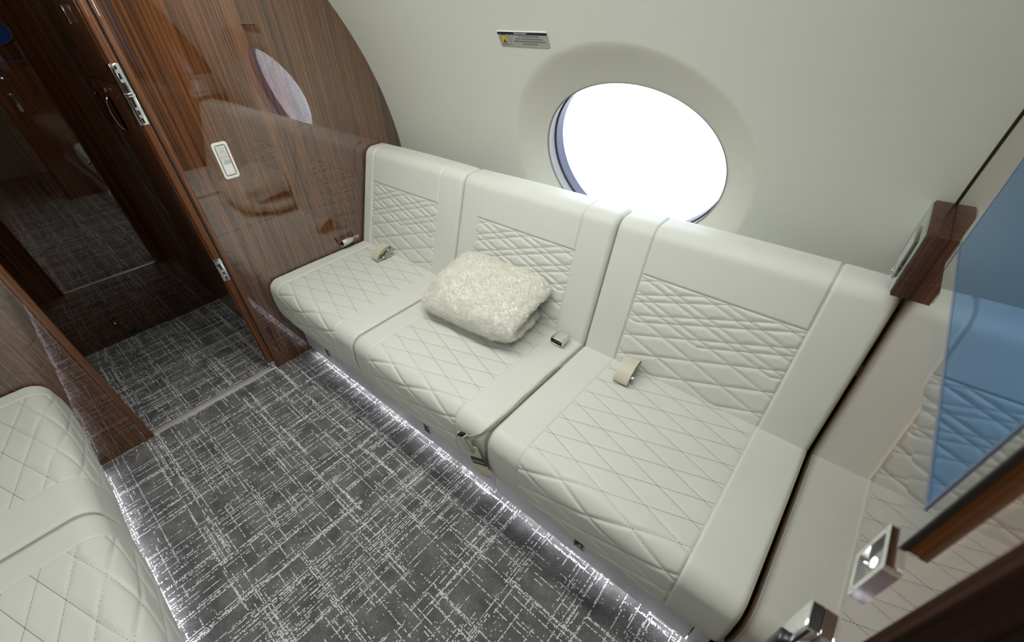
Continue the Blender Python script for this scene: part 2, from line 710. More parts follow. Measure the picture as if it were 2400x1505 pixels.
# left bulkhead: two panels beside the doorway and a header
LBT = 0.045
wl = struct(box('wall_left', (XL - LBT, DOOR1 + .022, 0), (XL, 1.62, ZC), WOOD), 'glossy dark wood bulkhead beside the divan')
wl2 = struct(box('wall_left', (XL - LBT, -1.5, 0), (XL, DOOR0 - .022, ZC), WOOD), 'glossy dark wood bulkhead on the far side of the doorway')
struct(box('wall_left', (XL - LBT, DOOR0 - .022, 1.86), (XL, DOOR1 + .022, ZC), WOOD), 'wood header over the doorway')
e1 = struct(box('trim_1', (XL - LBT - .002, DOOR1 + .002, 0.0), (XL + .001, DOOR1 + .022, 1.86), WOOD_EDGE, bevel=.003), 'solid wood edge lipping of the doorway by the divan')
e2 = struct(box('trim_2', (XL - LBT - .002, DOOR0 - .022, 0.0), (XL + .001, DOOR0, 1.86), WOOD_EDGE, bevel=.003), 'solid wood edge lipping of the doorway by the opposite divan')
# door post with its hinges, standing in the doorway side
post = struct(empty('trim_3', (XL - .03, DOOR1, 0)), 'dark wood door post with chrome hinges')
box('post_body', (XL - .050, DOOR1 - .026, 0.028), (XL - .004, DOOR1 - .003, 1.86), WOOD_CAB, post, bevel=.004)
box('post_bead', (XL - .030, DOOR1 - .031, 0.028), (XL - .018, DOOR1 - .026, 1.86), WOOD_EDGE, post, bevel=.002)
box('post_gap', (XL - .020, DOOR1 - .004, 0.0), (XL - .006, DOOR1 + .003, 1.86), RUBBER, post)
box('post_shoe', (XL - .056, DOOR1 - .032, 0.004), (XL - .001, DOOR1 - .001, 0.045), CHROME, post, bevel=.003)


def hinge(z0, z1, split):
    h = box('hinge', (XL - .044, DOOR1 - .033, z0), (XL - .001, DOOR1 - .004, z1), CHROME, post, bevel=.003)
    n = 3
    for zz in (z0 + (split - z0) * .3, z0 + (split - z0) * .55, split + (z1 - split) * .45, split + (z1 - split) * .75):
        if zz < z0 + .01 or zz > z1 - .01:
            continue
        m = basis((XL - .0005, DOOR1 - .018, zz), (0, 1, 0), (0, 0, 1))
        plate('screw', [(.0055 * math.cos(a * math.pi / 6), .0055 * math.sin(a * math.pi / 6)) for a in range(12)], .0018, m, SATIN, h, bevel=.0006)
    box('knuckle', (XL - .002, DOOR1 - .034, split - .006), (XL + .003, DOOR1 - .004, split + .006), CHROME, h, bevel=.002)
    box('slot', (XL - .001, DOOR1 - .0215, z0 + .006), (XL + .0004, DOOR1 - .0150, z1 - .006), BLACK, h)


hinge(1.170, 1.352, 1.262)
hinge(0.540, 0.645, 0.630)

# threshold
struct(box('trim_4', (XL - .034, DOOR0 + .001, 0), (XL + .002, DOOR1 - .004, .006), SILL, bevel=.002), 'brushed metal threshold strip across the doorway')

# vestibule beyond the doorway
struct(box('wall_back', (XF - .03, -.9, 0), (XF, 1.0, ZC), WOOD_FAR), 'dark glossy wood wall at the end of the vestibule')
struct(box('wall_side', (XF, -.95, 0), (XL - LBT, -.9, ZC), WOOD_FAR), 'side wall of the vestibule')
cab = empty('vestibule_cabinet', (-2.5, .5, 0), 'tall wood cabinet painted the brown it reflects, with a chrome pull just inside the doorway', 'cabinet')
CY = .482
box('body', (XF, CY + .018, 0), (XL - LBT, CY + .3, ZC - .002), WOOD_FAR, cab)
dl = box('door', (XF + .002, CY, 0.005), (XL - LBT - .004, CY + .018, 1.236), WOOD_CAB, cab, bevel=.0015)
du = box('door', (XF + .002, CY, 1.240), (XL - LBT - .004, CY + .018, ZC - .004), WOOD_CAB, cab, bevel=.0015)


def pull(xc, zc, w, h, parent):
    m = basis((xc, CY - .001, zc), (1, 0, 0), (0, 0, 1))
    m = basis((xc, CY, zc), (-1, 0, 0), (0, 0, 1))
    hd = plate('handle', rounded_rect(w, h, w * .35, 5), .005, m, CHROME, parent, hole=[(x * .66, y * .82) for x, y in rounded_rect(w, h, w * .35, 5)])
    plate('cup', [(x * .68, y * .84) for x, y in rounded_rect(w, h, w * .35, 5)], .001, m, SATIN, hd)
    P = [(xc + .0, CY - .004 - .020 * math.sin(t), zc + h * .46 * math.cos(t)) for t in np.linspace(0, math.pi, 17)]
    tube('grip', P, .005, CHROME, hd)


pull(-2.855, 1.100, .055, .145, dl)
box('catch', (-2.90, CY - .004, 1.19), (-2.84, CY + .001, 1.205), CHROME, dl, bevel=.002)
box('strike', (-2.80, CY - .006, 1.44), (-2.775, CY + .001, 1.50), CHROME, du, bevel=.002)
box('catch', (-2.84, CY - .006, 1.53), (-2.80, CY + .001, 1.548), CHROME, du, bevel=.002)
# oval sign, stud and floor vent on the far wall
sg = empty('oval_sign', (XF + .003, .225, 1.425), 'small dark blue oval sign with a silver rim on the vestibule wall', 'sign')
em = basis((XF, .215, 1.425), (0, 1, 0), (0, 0, 1))
ov = [(.085 * math.cos(a), .045 * math.sin(a)) for a in np.linspace(0, 2 * math.pi, 48, endpoint=False)]
plate('face', ov, .004, em, BLUE, sg, bevel=.001)
plate('rim', [(x * 1.03, y * 1.05) for x, y in ov], .005, em, CHROME, sg, hole=ov)
st = plate('indicator_stud', [(.006 * math.cos(a), .006 * math.sin(a)) for a in np.linspace(0, 2 * math.pi, 16, endpoint=False)], .004,
           basis((XF, -.03, .112), (0, 1, 0), (0, 0, 1)), AMBER, bevel=.001)
tag(st, 'tiny amber stud low on the dark vestibule wall', 'indicator')
fr = empty('floor_vent', (XF + .004, .0, .03), 'small dark framed vent at the foot of the vestibule wall', 'vent')
vm = basis((XF, .012, .027), (0, 1, 0), (0, 0, 1))
ro = rounded_rect(.05, .034, .003, 2)
plate('frame', ro, .005, vm, BEZEL, fr, hole=[(x * .8, y * .7) for x, y in ro])
plate('grille', [(x * .82, y * .72) for x, y in ro], .002, vm, BLACK, fr)

# right bulkhead (camera looks along it), its doorway edge, and the cabin behind it
struct(box('wall_end', (XR, .284, 0), (XR + .05, 1.62, ZC), WOOD), 'glossy wood bulkhead at the end of the divan')
struct(box('wall_end', (XR, -1.5, 0), (XR + .05, -.30, ZC), WOOD), 'glossy wood bulkhead at the end of the opposite divan')
struct(box('wall_end', (XR, -.30, 1.88), (XR + .05, .284, ZC), WOOD), 'wood header over the second doorway')
struct(box('trim_5', (XR - .003, .268, 0), (XR + .055, .288, 1.88), wood('post_wood', lo=col(34, 24, 21), hi=col(64, 46, 40), gloss=0.0), bevel=.004), 'dark wood doorway edge of the end bulkhead')
struct(box('wall_rear', (1.6, -1.5, 0), (1.65, 1.6, ZC), WALL), 'cream wall of the next cabin')
struct(box('wall_rear', (XR + .05, 1.0, 0), (1.6, 1.05, ZC), WALL), 'cream side wall of the next cabin')
struct(box('wall_rear', (XR + .05, -.95, 0), (1.6, -.9, ZC), WALL), 'cream side wall of the next cabin, opposite')


tj = np.radians(np.linspace(-34, 61, 60))
struct(tube('trim_6', np.stack([np.full(60, XR - .0015), WY + (WR - .001) * np.cos(tj), WZ + (WR - .001) * np.sin(tj)], -1), .0022, RUBBER, n=6), 'thin dark joint between the curved wall and the end bulkhead')

# ceiling lights
def strip(x0, x1, y, w, s, label, tilt=0.0):
    t = empty('ceiling_light', ((x0 + x1) / 2, y, ZC), label, 'light')
    box('housing', (x0 - .012, y - w / 2 - .012, ZC - .022), (x1 + .012, y + w / 2 + .012, ZC + .002), WHITE, t, bevel=.003)
    box('diffuser', (x0, y - w / 2, ZC - .026), (x1, y + w / 2, ZC - .0215), emit('diffuser_' + str(len(bpy.data.materials)), (1.0, 0.995, 0.965, 1), s), t)


strip(-1.85, -.02, .675, .10, CEIL_A, 'long light strip in the ceiling above the window side divan')
strip(-1.85, -.02, -.40, .10, CEIL_B, 'long light strip in the ceiling above the opposite divan')
strip(-2.62, -2.38, .05, .12, VEST, 'square ceiling light added out of view to light the vestibule')


# ------------------------------------------------------------------ divans
def polyline(pts, step):
    pts = np.asarray(pts, float)
    d = np.r_[0, np.cumsum(np.linalg.norm(np.diff(pts, axis=0), axis=1))]
    n = max(8, int(d[-1] / step))
    s = np.linspace(0, d[-1], n)
    return np.stack([np.interp(s, d, pts[:, 0]), np.interp(s, d, pts[:, 1])], -1), s, d


def arc(c, r, a0, a1, n=14):
    a = np.radians(np.linspace(a0, a1, n))
    return [(c[0] + r * math.cos(t), c[1] + r * math.sin(t)) for t in a]


# seat profile from the crease forwards, over the front roll and under; q runs like y on the flat
SEAT_Y = 1.0854
SEAT_Z = 0.465
seat_pts = [(1.13, .440), (1.112, .456), (SEAT_Y, SEAT_Z - .002), (.95, SEAT_Z), (.75, SEAT_Z + .001), (.60, SEAT_Z)] + \
    arc((.590, .4150), .050, 86, 176, 16)[1:] + [(.5365, .37), (.5370, .335), (.5405, .302), (.548, .272), (.560, .247), (.577, .231), (.605, .224), (.66, .224)]
# back profile from below the crease, up, over the top and down behind
bd = np.array([.3105, .9505])
bp0 = np.array([SEAT_Y, SEAT_Z])
bt = bp0 + bd * .43
bc = bt + .045 * np.array([.9505, -.3105])
back_pts = [(1.13, .405), (1.108, .425), (1.089, .446), tuple(bp0)] + [tuple(bp0 + bd * s) for s in (.1, .2, .3, .4)] + \
    arc(bc, .045, 161.9, 88, 14) + [(1.30, bc[1] + .0445)] + arc((1.312, bc[1] + .0245), .020, 88, 0, 8) + [(1.334, .80), (1.334, .62)]

DX, DQ = .1061, .03576


class Cushion:
    def __init__(s, kind, x0, x1, px0, px1, step):
        s.kind, s.x0, s.x1, s.px0, s.px1 = kind, x0, x1, px0, px1
        pts = seat_pts if kind == 'seat' else back_pts
        s.P, s.s, d = polyline(pts, step)
        T = np.gradient(s.P, axis=0)
        T /= np.linalg.norm(T, axis=1)[:, None]
        # outward normal
        s.N = np.stack([T[:, 1], -T[:, 0]], -1) if kind == 'seat' else np.stack([-T[:, 1], T[:, 0]], -1)
        if kind == 'seat':
            s.N = s.N * np.sign(s.N[len(s.N) // 4][1])
            k = 2
            s.q = SEAT_Y - (s.s - d[k])
            s.pq0, s.pq1 = SEAT_Y - (d[-4] - d[k]), SEAT_Y + .01
            s.q0, s.dq, s.A, s.w = .9593, DQ, .0020, .011
        else:
            if s.N[len(s.N) // 4][0] > 0:
                s.N = -s.N
            s.q = s.s - d[3]
            s.pq0, s.pq1 = -.02, .3195
            s.q0, s.dq, s.A, s.w = .0375, .0363, .0056, .0145
        s.xc = (px0 + px1) / 2 - .0025
        s.k = s.dq / DX

    def dist(s, X, Q):
        sp, n = 2 * s.dq, math.sqrt(1 + s.k ** 2)
        md = lambda e: np.abs((e + sp / 2) % sp - sp / 2) / n
        d = np.minimum(md(Q - s.q0 - s.k * (X - s.xc)), md(Q - s.q0 + s.k * (X - s.xc)))
        if s.kind == 'back':
            q1 = s.q0 - .0242
            d2 = np.minimum(md(Q - q1 - s.k * (X - s.xc)), md(Q - q1 + s.k * (X - s.xc)))
            d = np.where(Q >= .1575, np.minimum(d, d2), d)
        return d

    def height(s, X, Q):
        inp = (X > s.px0) & (X < s.px1) & (Q > s.pq0) & (Q < s.pq1)
        d = s.dist(X, Q)
        A = s.A + (.0028 * np.clip((.66 - Q) / .08, 0, 1) if s.kind == 'seat' else 0)
        puff = A * (1 - (1 - np.minimum(d / s.w, 1)) ** 2)
        # seams around the quilted panel
        ds = np.minimum(np.abs(X - s.px0), np.abs(X - s.px1))
        if s.kind == 'back':
            dh = np.where((X > s.px0) & (X < s.px1), np.abs(Q - s.pq1), 9)
            ds = np.minimum(ds, dh)
        plain = s.A + (.0008 if s.kind == 'seat' else .0012)
        h = np.where(inp, puff, plain)
        h = h - np.where(inp, .0, plain) * np.exp(-(ds / .0032) ** 2)
        h = np.where(inp, h * (1 - np.exp(-(ds / .004) ** 2)), h)
        u = (X - s.x0) / (s.x1 - s.x0)
        h = h + .005 * np.sin(np.pi * np.clip(u, 0, 1)) ** .6
        return h

    def surf(s, X, Q, extra=0.0):
        """points on the surface for arrays X, Q (same shape)"""
        qs, idx = (s.q[::-1], slice(None, None, -1)) if s.q[0] > s.q[-1] else (s.q, slice(None))
        f = lambda a: np.interp(Q, qs, a[idx])
        P = np.stack([X, f(s.P[:, 0]), f(s.P[:, 1])], -1)
        N = np.stack([0 * X, f(s.N[:, 0]), f(s.N[:, 1])], -1)
        return P + N * (s.height(X, Q) + extra)[..., None], N

    def build(s, parent, step, mir):
        r = .016
        a = np.linspace(math.pi / 2, 0, 6)
        left = [(s.x0, .045)] + [(s.x0 + r - r * math.sin(t), r - r * math.cos(t)) for t in a][:-1]
        right = [(s.x1 + s.x0 - x, i) for x, i in left[::-1]]
        n = int((s.x1 - s.x0 - 2 * r) / step)
        xs = np.linspace(s.x0 + r, s.x1 - r, n)
        # put columns on the seams
        for sx in (s.px0, s.px1):
            xs[np.argmin(np.abs(xs - sx))] = sx
        cols = left + [(x, 0.0) for x in xs] + right
        X = np.array([c[0] for c in cols])
        I = np.array([c[1] for c in cols])
        XX, QQ = np.meshgrid(X, s.q, indexing='ij')
        H = s.height(XX, QQ) - I[:, None]
        V = np.stack([XX, s.P[None, :, 0] + s.N[None, :, 0] * H, s.P[None, :, 1] + s.N[None, :, 1] * H], -1)
        nu, nv = XX.shape
        Vf = V.reshape(-1, 3).copy()
        if mir:
            Vf[:, 1] = 2 * YC - Vf[:, 1]
        F = grid_faces(nu, nv)
        ic = F[:, 0] // nv
        jc = F[:, 0] % nv
        xm = (X[ic] + X[ic + 1]) / 2
        qm = (s.q[jc] + s.q[jc + 1]) / 2
        inp = (xm > s.px0) & (xm < s.px1) & (qm > s.pq0) & (qm < s.pq1)
        flip = (s.kind == 'seat') != mir

        def part(name, mask, par):
            f = F[mask]
            if flip:
                f = f[:, ::-1]
            u, inv = np.unique(f, return_inverse=True)
            return from_np(name, Vf[u], inv.reshape(-1, 4), LEATHER, par)

        body = part('seat_cushion' if s.kind == 'seat' else 'back_cushion', ~inp, parent)
        part('quilted_panel', inp, body)
        s.stitches(body, mir)
        # welt running round each end of the cushion
        for xe in (s.x0 + .0045, s.x1 - .0045):
            lo, hi = (2, len(s.P) - 10) if s.kind == 'seat' else (6, len(s.P) - 60)
            P = np.stack([np.full(len(s.P), xe), s.P[:, 0] - s.N[:, 0] * .004, s.P[:, 1] - s.N[:, 1] * .004], -1)[lo:hi:4]
            if mir:
                P = P.copy()
                P[:, 1] = 2 * YC - P[:, 1]
            tube('welt', P, .0028, PIPE, body, n=6)
        return body

    def stitches(s, parent, mir, L=.0047, G=.0016, wd=.0014):
        pieces = []
        sp = 2 * s.dq
        fams = [(s.q0, -9.0)]
        if s.kind == 'back':
            fams.append((s.q0 - .0242, .1575))
        xs = np.arange(s.px0 + .003, s.px1 - .003, (L + G) / math.sqrt(1 + s.k ** 2))
        dxs = L / math.sqrt(1 + s.k ** 2)
        for q0, qmin in fams:
            for sg in (1, -1):
                for kk in range(-30, 31):
                    q = q0 + kk * sp + sg * s.k * (xs - s.xc)
                    q2 = q + sg * s.k * dxs
                    ok = (np.minimum(q, q2) > max(s.pq0 + .004, qmin)) & (np.maximum(q, q2) < s.pq1 - .003) & (xs + dxs < s.px1)
                    if ok.any():
                        pieces.append((xs[ok], q[ok], xs[ok] + dxs, q2[ok]))
        # seam top-stitching along the panel sides
        A = [np.concatenate([p[i] for p in pieces]) for i in range(4)]
        Pa, Na = s.surf(A[0], A[1])
        Pb, Nb = s.surf(A[2], A[3])
        Pa = Pa + Na * .0004
        Pb = Pb + Nb * .0004
        D = Pb - Pa
        D /= np.linalg.norm(D, axis=1)[:, None]
        S = np.cross(D, Na) * wd / 2
        V = np.stack([Pa + S, Pb + S, Pb + Nb * .0007, Pa + Na * .0007, Pb - S, Pa - S], 1)
        if mir:
            V[..., 1] = 2 * YC - V[..., 1]
        k = len(V)
        base = (np.arange(k) * 6)[:, None]
        F = np.concatenate([base + np.array([[0, 1, 2, 3]]), base + np.array([[3, 2, 4, 5]])])
        o = from_np('stitching', V.reshape(-1, 3), F, THREAD, parent, smooth=False)
        o['kind'] = 'stuff'


SEATS = [  # x0, x1, panel seams on the seat, panel seams on the back
    (XL + .004, -1.3165, -1.926, -1.442, -1.940, -1.4525),
    (-1.3115, -.6015, -1.2125, -.7305, -1.2115, -.7280),
    (-.5965, .1485, -.4680, .0110, -.4676, .0125)]


SEATS_OPP = [
    (XL + .004, -1.2575, -1.935, -1.418, -1.935, -1.418),
    (-1.2525, -.5515, -1.155, -.660, -1.155, -.660),
    (-.5465, .1485, -.448, .020, -.448, .020)]


def divan(label, mir, step, seats):
    d = empty('divan', (-.95, .9 if not mir else 2 * YC - .9, 0), label, 'sofa')
    my = lambda y: 2 * YC - y if mir else y

    def bx(name, lo, hi, m, parent, **kw):
        ys = sorted((my(lo[1]), my(hi[1])))
        return box(name, (lo[0], ys[0], lo[2]), (hi[0], ys[1], hi[2]), m, parent, **kw)

    bx('frame', (XL + .004, .665, .0), (.149, 1.31, .415), RUBBER, d)
    bx('back_board', (XL + .004, 1.20, .415), (.149, 1.31, .60), RUBBER, d)
    for x0, x1, a, b, c, e in seats:
        Cushion('seat', x0, x1, a, b, step).build(d, step, mir)
        Cushion('back', x0, x1, c, e, step).build(d, step, mir)
    # grey base panels with their power ports, lit from below by a strip of small lights
    edges = [(XL + .003, -1.4105), (-1.4085, -.6410), (-.6390, .0985), (.1015, .145)]
    ports = [-1.777, -1.018, -.272, None]
    for (x0, x1), px in zip(edges, ports):
        b = bx('base_panel', (x0, .604, .030), (x1, .618, .262), BASEM, d, bevel=.0015)
        if px:
            fm = basis((px, my(.604), .108), (1, 0, 0) if not mir else (-1, 0, 0), (0, 0, 1))
            ro = rounded_rect(.038, .050, .002, 2)
            pt = plate('power_port', ro, .0035, fm, CHROME, b, hole=[(x * .78, y * .82) for x, y in ro])
            plate('socket', [(x * .8, y * .84) for x, y in ro], .0012, fm, BLACK, pt)
            plate('lens', rounded_rect(.010, .010, .002, 2), .0022, fm @ Matrix.Translation((.003, -.004, 0)), SATIN, pt)
    bx('plinth', (XL + .003, .632, .0), (.145, .645, .03), RUBBER, d)
    ls = bx('light_strip', (XL + .06, .607, .0255), (.12, .615, .0295), LED_M, d)
    return d


dv = divan('ivory quilted leather divan beneath the oval window', False, .0029, SEATS)
dv2 = divan('ivory quilted leather divan across the aisle from the window', True, .0038, SEATS_OPP)

# ------------------------------------------------------------------ seat belts
def belt_roll(x, y, z, label, rot=.0):
    e = empty('seat_belt', (x, y, z), label, 'seat belt', 'rolled lap belts')
    P = []
    # spiral, leaning up towards the crease
    tilt = math.radians(27)
    for t in np.linspace(-.55 * math.pi, 4.6 * math.pi, 110):
        k = (t + .55 * math.pi) / (2 * math.pi)
        A, B = .055 - .0085 * k, .026 - .0055 * k
        a, b = A * math.cos(t), B * math.sin(t)
        yy = a * math.cos(tilt) - b * math.sin(tilt)
        zz = a * math.sin(tilt) + b * math.cos(tilt)
        P.append((0, yy, zz + .030))
    P = np.array(P)
    P[:, 2] = np.maximum(P[:, 2], .0085 + .0022 * np.clip((np.arange(len(P)) - 10) / 60, 0, 2))
    tail = np.stack([np.zeros(8), np.linspace(.040, P[0][1] + .003, 8), np.linspace(.009, P[0][2], 8)], -1)
    P = np.concatenate([tail, P])
    R_ = np.array([[math.cos(rot), -math.sin(rot), 0], [math.sin(rot), math.cos(rot), 0], [0, 0, 1]])
    P = P @ R_.T + np.array([x, y, z])
    W = R_ @ np.array([.0255, 0, 0])
    ribbon('webbing', P, W, .0020, WEB, e)
    # metal tongue caught in the roll
    mt = basis((x, y, z), tuple(R_ @ np.array([1, 0, 0])), tuple(R_ @ np.array([0, 1, 0])))
    tl = Matrix.Rotation(tilt + .25, 4, 'X')
    tg = plate('tongue', rounded_rect(.040, .050, .006, 4), .003, mt @ Matrix.Translation((.008, .012, .030)) @ tl, CHROME, e, bevel=.0008)
    box('crossbar', (-.022, -.030, .001), (.034, -.020, .011), CHROME, e, bevel=.002, mtx=mt @ Matrix.Translation((.0, .010, .034)) @ tl)
    return e


belt_roll(-.3925, 1.020, SEAT_Z + .004, 'cream lap belt rolled up on the seat at the end by the wood box', 0.03)
belt_roll(-1.752, 1.018, SEAT_Z + .004, 'cream lap belt rolled up on the seat next to the wood bulkhead', -.05)


def buckle_parts(e, mtx, L=.062, W=.050, Hh=.021):
    """chrome lift buckle: rounded shell, open mouth with rim and dark latch plate"""
    secs = []
    n = 28
    for k, (yy, wf, hf) in enumerate(((0, 1.0, 1.0), (.12, 1.03, 1.04), (.45, 1.0, 1.06), (.75, .88, .92), (.94, .70, .66), (1.0, .60, .42))):
        ring = []
        for a in np.linspace(0, 2 * np.pi, n, endpoint=False):
            cc, ss = math.cos(a), math.sin(a)
            p = 4.5
            r = (abs(cc) ** p + abs(ss) ** p) ** (-1 / p)
            ring.append((W / 2 * wf * r * cc, yy * L, Hh / 2 + Hh / 2 * hf * r * ss))
        secs.append(ring)
    V = np.array(secs)
    k = len(secs)
    V2 = V.reshape(-1, 3)
    F = []
    for i in range(k - 1):
        for j in range(n):
            F.append((i * n + j, i * n + (j + 1) % n, (i + 1) * n + (j + 1) % n, (i + 1) * n + j))
    F.append(tuple((k - 1) * n + j for j in range(n)))
    V2 = np.array([tuple(mtx @ Vector(v)) for v in V2])
    sh = from_np('housing', V2, F, SATIN, e)
    bmn = bmesh.new()
    bmn.from_mesh(sh.data)
    bmesh.ops.recalc_face_normals(bmn, faces=bmn.faces)
    bmn.to_mesh(sh.data)
    bmn.free()
    rim = np.array([tuple(mtx @ Vector((v[0] * .99, -.0004, Hh / 2 + (v[2] - Hh / 2) * .99))) for v in secs[0]])
    tube('mouth_rim', rim, .0019, CHROME, sh, n=8, closed=True)
    box('latch_plate', (-W * .40, .006, .003), (W * .40, .009, Hh - .003), BLACK, sh, mtx=mtx)
    box('lever', (-W * .36, .001, Hh - .0095), (W * .36, .007, Hh - .005), BLACK, sh, mtx=mtx, bevel=.001)
    return sh


b1 = empty('belt_buckle', (-.672, 1.03, SEAT_Z), 'chrome belt buckle lying flat on the seat beside the fleece blanket', 'buckle')
bm1 = basis((-.672, 1.008, SEAT_Z + .0105), (1, -.02, 0), (.06, 1, 0.03))
buckle_parts(b1, bm1, L=.058, W=.054, Hh=.027)
P = [tuple(bm1 @ Vector((0, t, .010))) for t in np.linspace(.050, .060, 6)]
ribbon('strap', P, np.array([.019, 0, 0]), .002, WEB, b1)

b2 = empty('belt_buckle', (-1.985, .985, SEAT_Z), 'chrome belt buckle wedged between the seat and the wood bulkhead', 'buckle')
bm2 = basis((-1.988, .952, SEAT_Z + .024), (.75, -.05, .66), (.03, 1, .06))
buckle_parts(b2, bm2, L=.062, W=.056, Hh=.027)
P = [tuple(bm2 @ Vector((0, t, .010 + .010 * math.sin((t - .05) * 60)))) for t in np.linspace(.052, .098, 12)]
ribbon('strap', P, np.array(bm2.to_3x3() @ Vector((.017, 0, 0))), .002, WEB, b2)

# belt that hangs out of the gap between two seats: webbing, buckle and two sewn tags
b3 = empty('seat_belt', (-.62, .53, .30), 'belt hanging from the seat gap with chrome buckle and black and cream tags', 'seat belt')
for dx in (-.0017, .0017):
    P = [(-.599 + dx * .5, .93, SEAT_Z + .000)] + [(-.599 + dx + .0004 * math.sin(k), y, SEAT_Z + .007 + .002 * math.sin(k * 1.3 + dx * 300)) for k, y in enumerate(np.linspace(.90, .60, 12))]
    P += [(-.602 + dx, .560, .474), (-.612 + dx, .532, .464 + dx), (-.632, .515, .452 + dx), (-.652, .509, .444 + dx)]
    P = np.array(P)
    d = np.r_[0, np.cumsum(np.linalg.norm(np.diff(P, axis=0), axis=1))]
    ss = np.linspace(0, d[-1], 60)
    P = np.stack([np.interp(ss, d, P[:, i]) for i in range(3)], -1)
    W = np.array([[0, 0, .009]] * 60)
    ribbon('webbing', P, W, .0018, WEB, b3)
bm3 = basis((-.664, .5245, .4365), (.80, .20, .30), (.30, .02, -.95))
bm3 = basis((-.672, .500, .440), (.90, .0, .42), (.42, .06, -.90))
buckle_parts(b3, bm3, L=.072, W=.040, Hh=.020)
# strap from under the buckle down to the tags
P = np.array([(-.640, .5185, .400), (-.630, .5185, .370), (-.618, .5185, .340), (-.609, .5190, .310), (-.602, .5215, .285), (-.597, .526, .266)])
ribbon('tail', P, np.array([.024, 0, .012]), .0022, WEB, b3)
tm = basis((-.614, .5165, .347), (.86, 0, .50), (-.42, .05, .90))
bt_ = plate('warning_tag', rounded_rect(.074, .027, .002, 2), .0014, tm, BLACK, b3)
text_mesh('tag_text', 'FOR BERTHING USE ONLY', .0066, tm @ Matrix.Translation((-.002, -.002, .0016)), WHITE, bt_, squeeze=.82)
cm = basis((-.6000, .5178, .316), (.86, 0, .50), (-.42, .05, .90))
ct = plate('care_tag', rounded_rect(.062, .034, .003, 2), .0014, cm, CREAM, b3)
for a, b, c, d in ((-.024, .010, .024, .0108), (-.024, -.0108, .024, -.010), (-.0245, -.0108, -.0238, .0108), (.0238, -.0108, .0245, .0108)):
    box('stitch_line', (a, b, .0013), (c, d, .0018), THREAD, ct, mtx=cm)

# ------------------------------------------------------------------ folded fleece blanket
bl = empty('fleece_blanket', (-1.02, .96, SEAT_Z), 'cream fluffy fleece blanket folded on the middle seat', 'blanket')
NS, NR = 90, 72


def blanket():
    # centre line of the fold in local (v across, w up): bottom layer from the back forwards, round the front, back along the top
    path = [(.150, .031), (.06, .031), (-.02, .034), (-.090, .044), (-.122, .072), (-.106, .104), (-.05, .122), (.01, .132), (.07, .142), (.130, .150), (.164, .142), (.176, .116)]
    path = np.array(path)
    d = np.r_[0, np.cumsum(np.linalg.norm(np.diff(path, axis=0), axis=1))]
    s = np.linspace(0, d[-1], NS)
    pv, pw = np.interp(s, d, path[:, 0]), np.interp(s, d, path[:, 1])
    ker = np.hanning(13)
    ker /= ker.sum()
    sm = lambda a: np.convolve(np.pad(a, 6, mode='edge'), ker, 'valid')
    pv, pw = sm(pv), sm(pw)
    T = np.stack([np.gradient(pv), np.gradient(pw)], -1)
    T /= np.linalg.norm(T, axis=1)[:, None]
    N = np.stack([-T[:, 1], T[:, 0]], -1)
    u = s / d[-1]
    endr = np.sqrt(np.clip(1 - np.clip((.07 - np.minimum(u, 1 - u)) / .07, 0, 1) ** 2, .02, 1))
    half = np.interp(u, [0, .25, .42, .6, 1], [.027, .028, .036, .034, .033]) * endr
    a = np.linspace(0, 2 * np.pi, NR, endpoint=False)
    p = 2.7
    r = (np.abs(np.cos(a)) ** p + np.abs(np.sin(a)) ** p) ** (-1 / p)
    CX, SX = r * np.cos(a), r * np.sin(a)
    V = np.zeros((NS, NR, 3))
    for i in range(NS):
        f = u[i]
        L0 = -.250 - .055 * math.exp(-((f - .16) / .16) ** 2) + .025 * math.exp(-((f - .50) / .10) ** 2) + .02 * f
        L1 = .222 - .012 * math.exp(-((f - .10) / .2) ** 2) + .022 * f
        c, hw = (L0 + L1) / 2, (L1 - L0) / 2
        x = c + hw * CX
        V[i, :, 0] = x
        th = half[i] * SX
        # edges droop, the middle is puffed
        V[i, :, 1] = pv[i] + N[i, 0] * th
        V[i, :, 2] = pw[i] + N[i, 1] * th
        dro = np.clip((np.abs(x - c) / hw - .62) / .38, 0, 1) ** 2
        V[i, :, 2] -= dro * np.where(x > c, .008 if f > .5 else .004, .040 if f > .5 else .012) * (V[i, :, 2] / .12)
    return V


Vb = blanket()


def lump(P, sc, seed):
    r = np.random.default_rng(seed)
    out = np.zeros(P.shape[:-1])
    for _ in range(14):
        k = r.normal(size=3) * sc
        out += np.sin(P @ k + r.uniform(0, 6.28))
    return out / 14 ** .5


lu = lump(Vb, 26, 3) * .0045 + lump(Vb, 60, 5) * .0022
nrm = np.cross(np.roll(Vb, -1, 1) - np.roll(Vb, 1, 1), np.gradient(Vb, axis=0))
nrm /= np.linalg.norm(nrm, axis=2)[..., None] + 1e-9
if (nrm[NS // 2, :, :] * (Vb[NS // 2] - Vb[NS // 2].mean(0))).sum() < 0:
    nrm = -nrm
Vb = Vb + nrm * lu[..., None]
# dent at the front corner towards the wood bulkhead
dx_ = Vb - np.array([-.20, -.085, .075])
g = np.exp(-((dx_[..., 0] / .035) ** 2 + (dx_[..., 1] / .05) ** 2 + (dx_[..., 2] / .06) ** 2))
Vb = Vb + np.stack([.02 * g, .038 * g, -.012 * g], -1)
ra = math.radians(4.0)
Rb = np.array([[math.cos(ra), -math.sin(ra), 0], [math.sin(ra), math.cos(ra), 0], [0, 0, 1]])
Vw = Vb @ Rb.T + np.array([-1.012, .975, SEAT_Z + .0105])
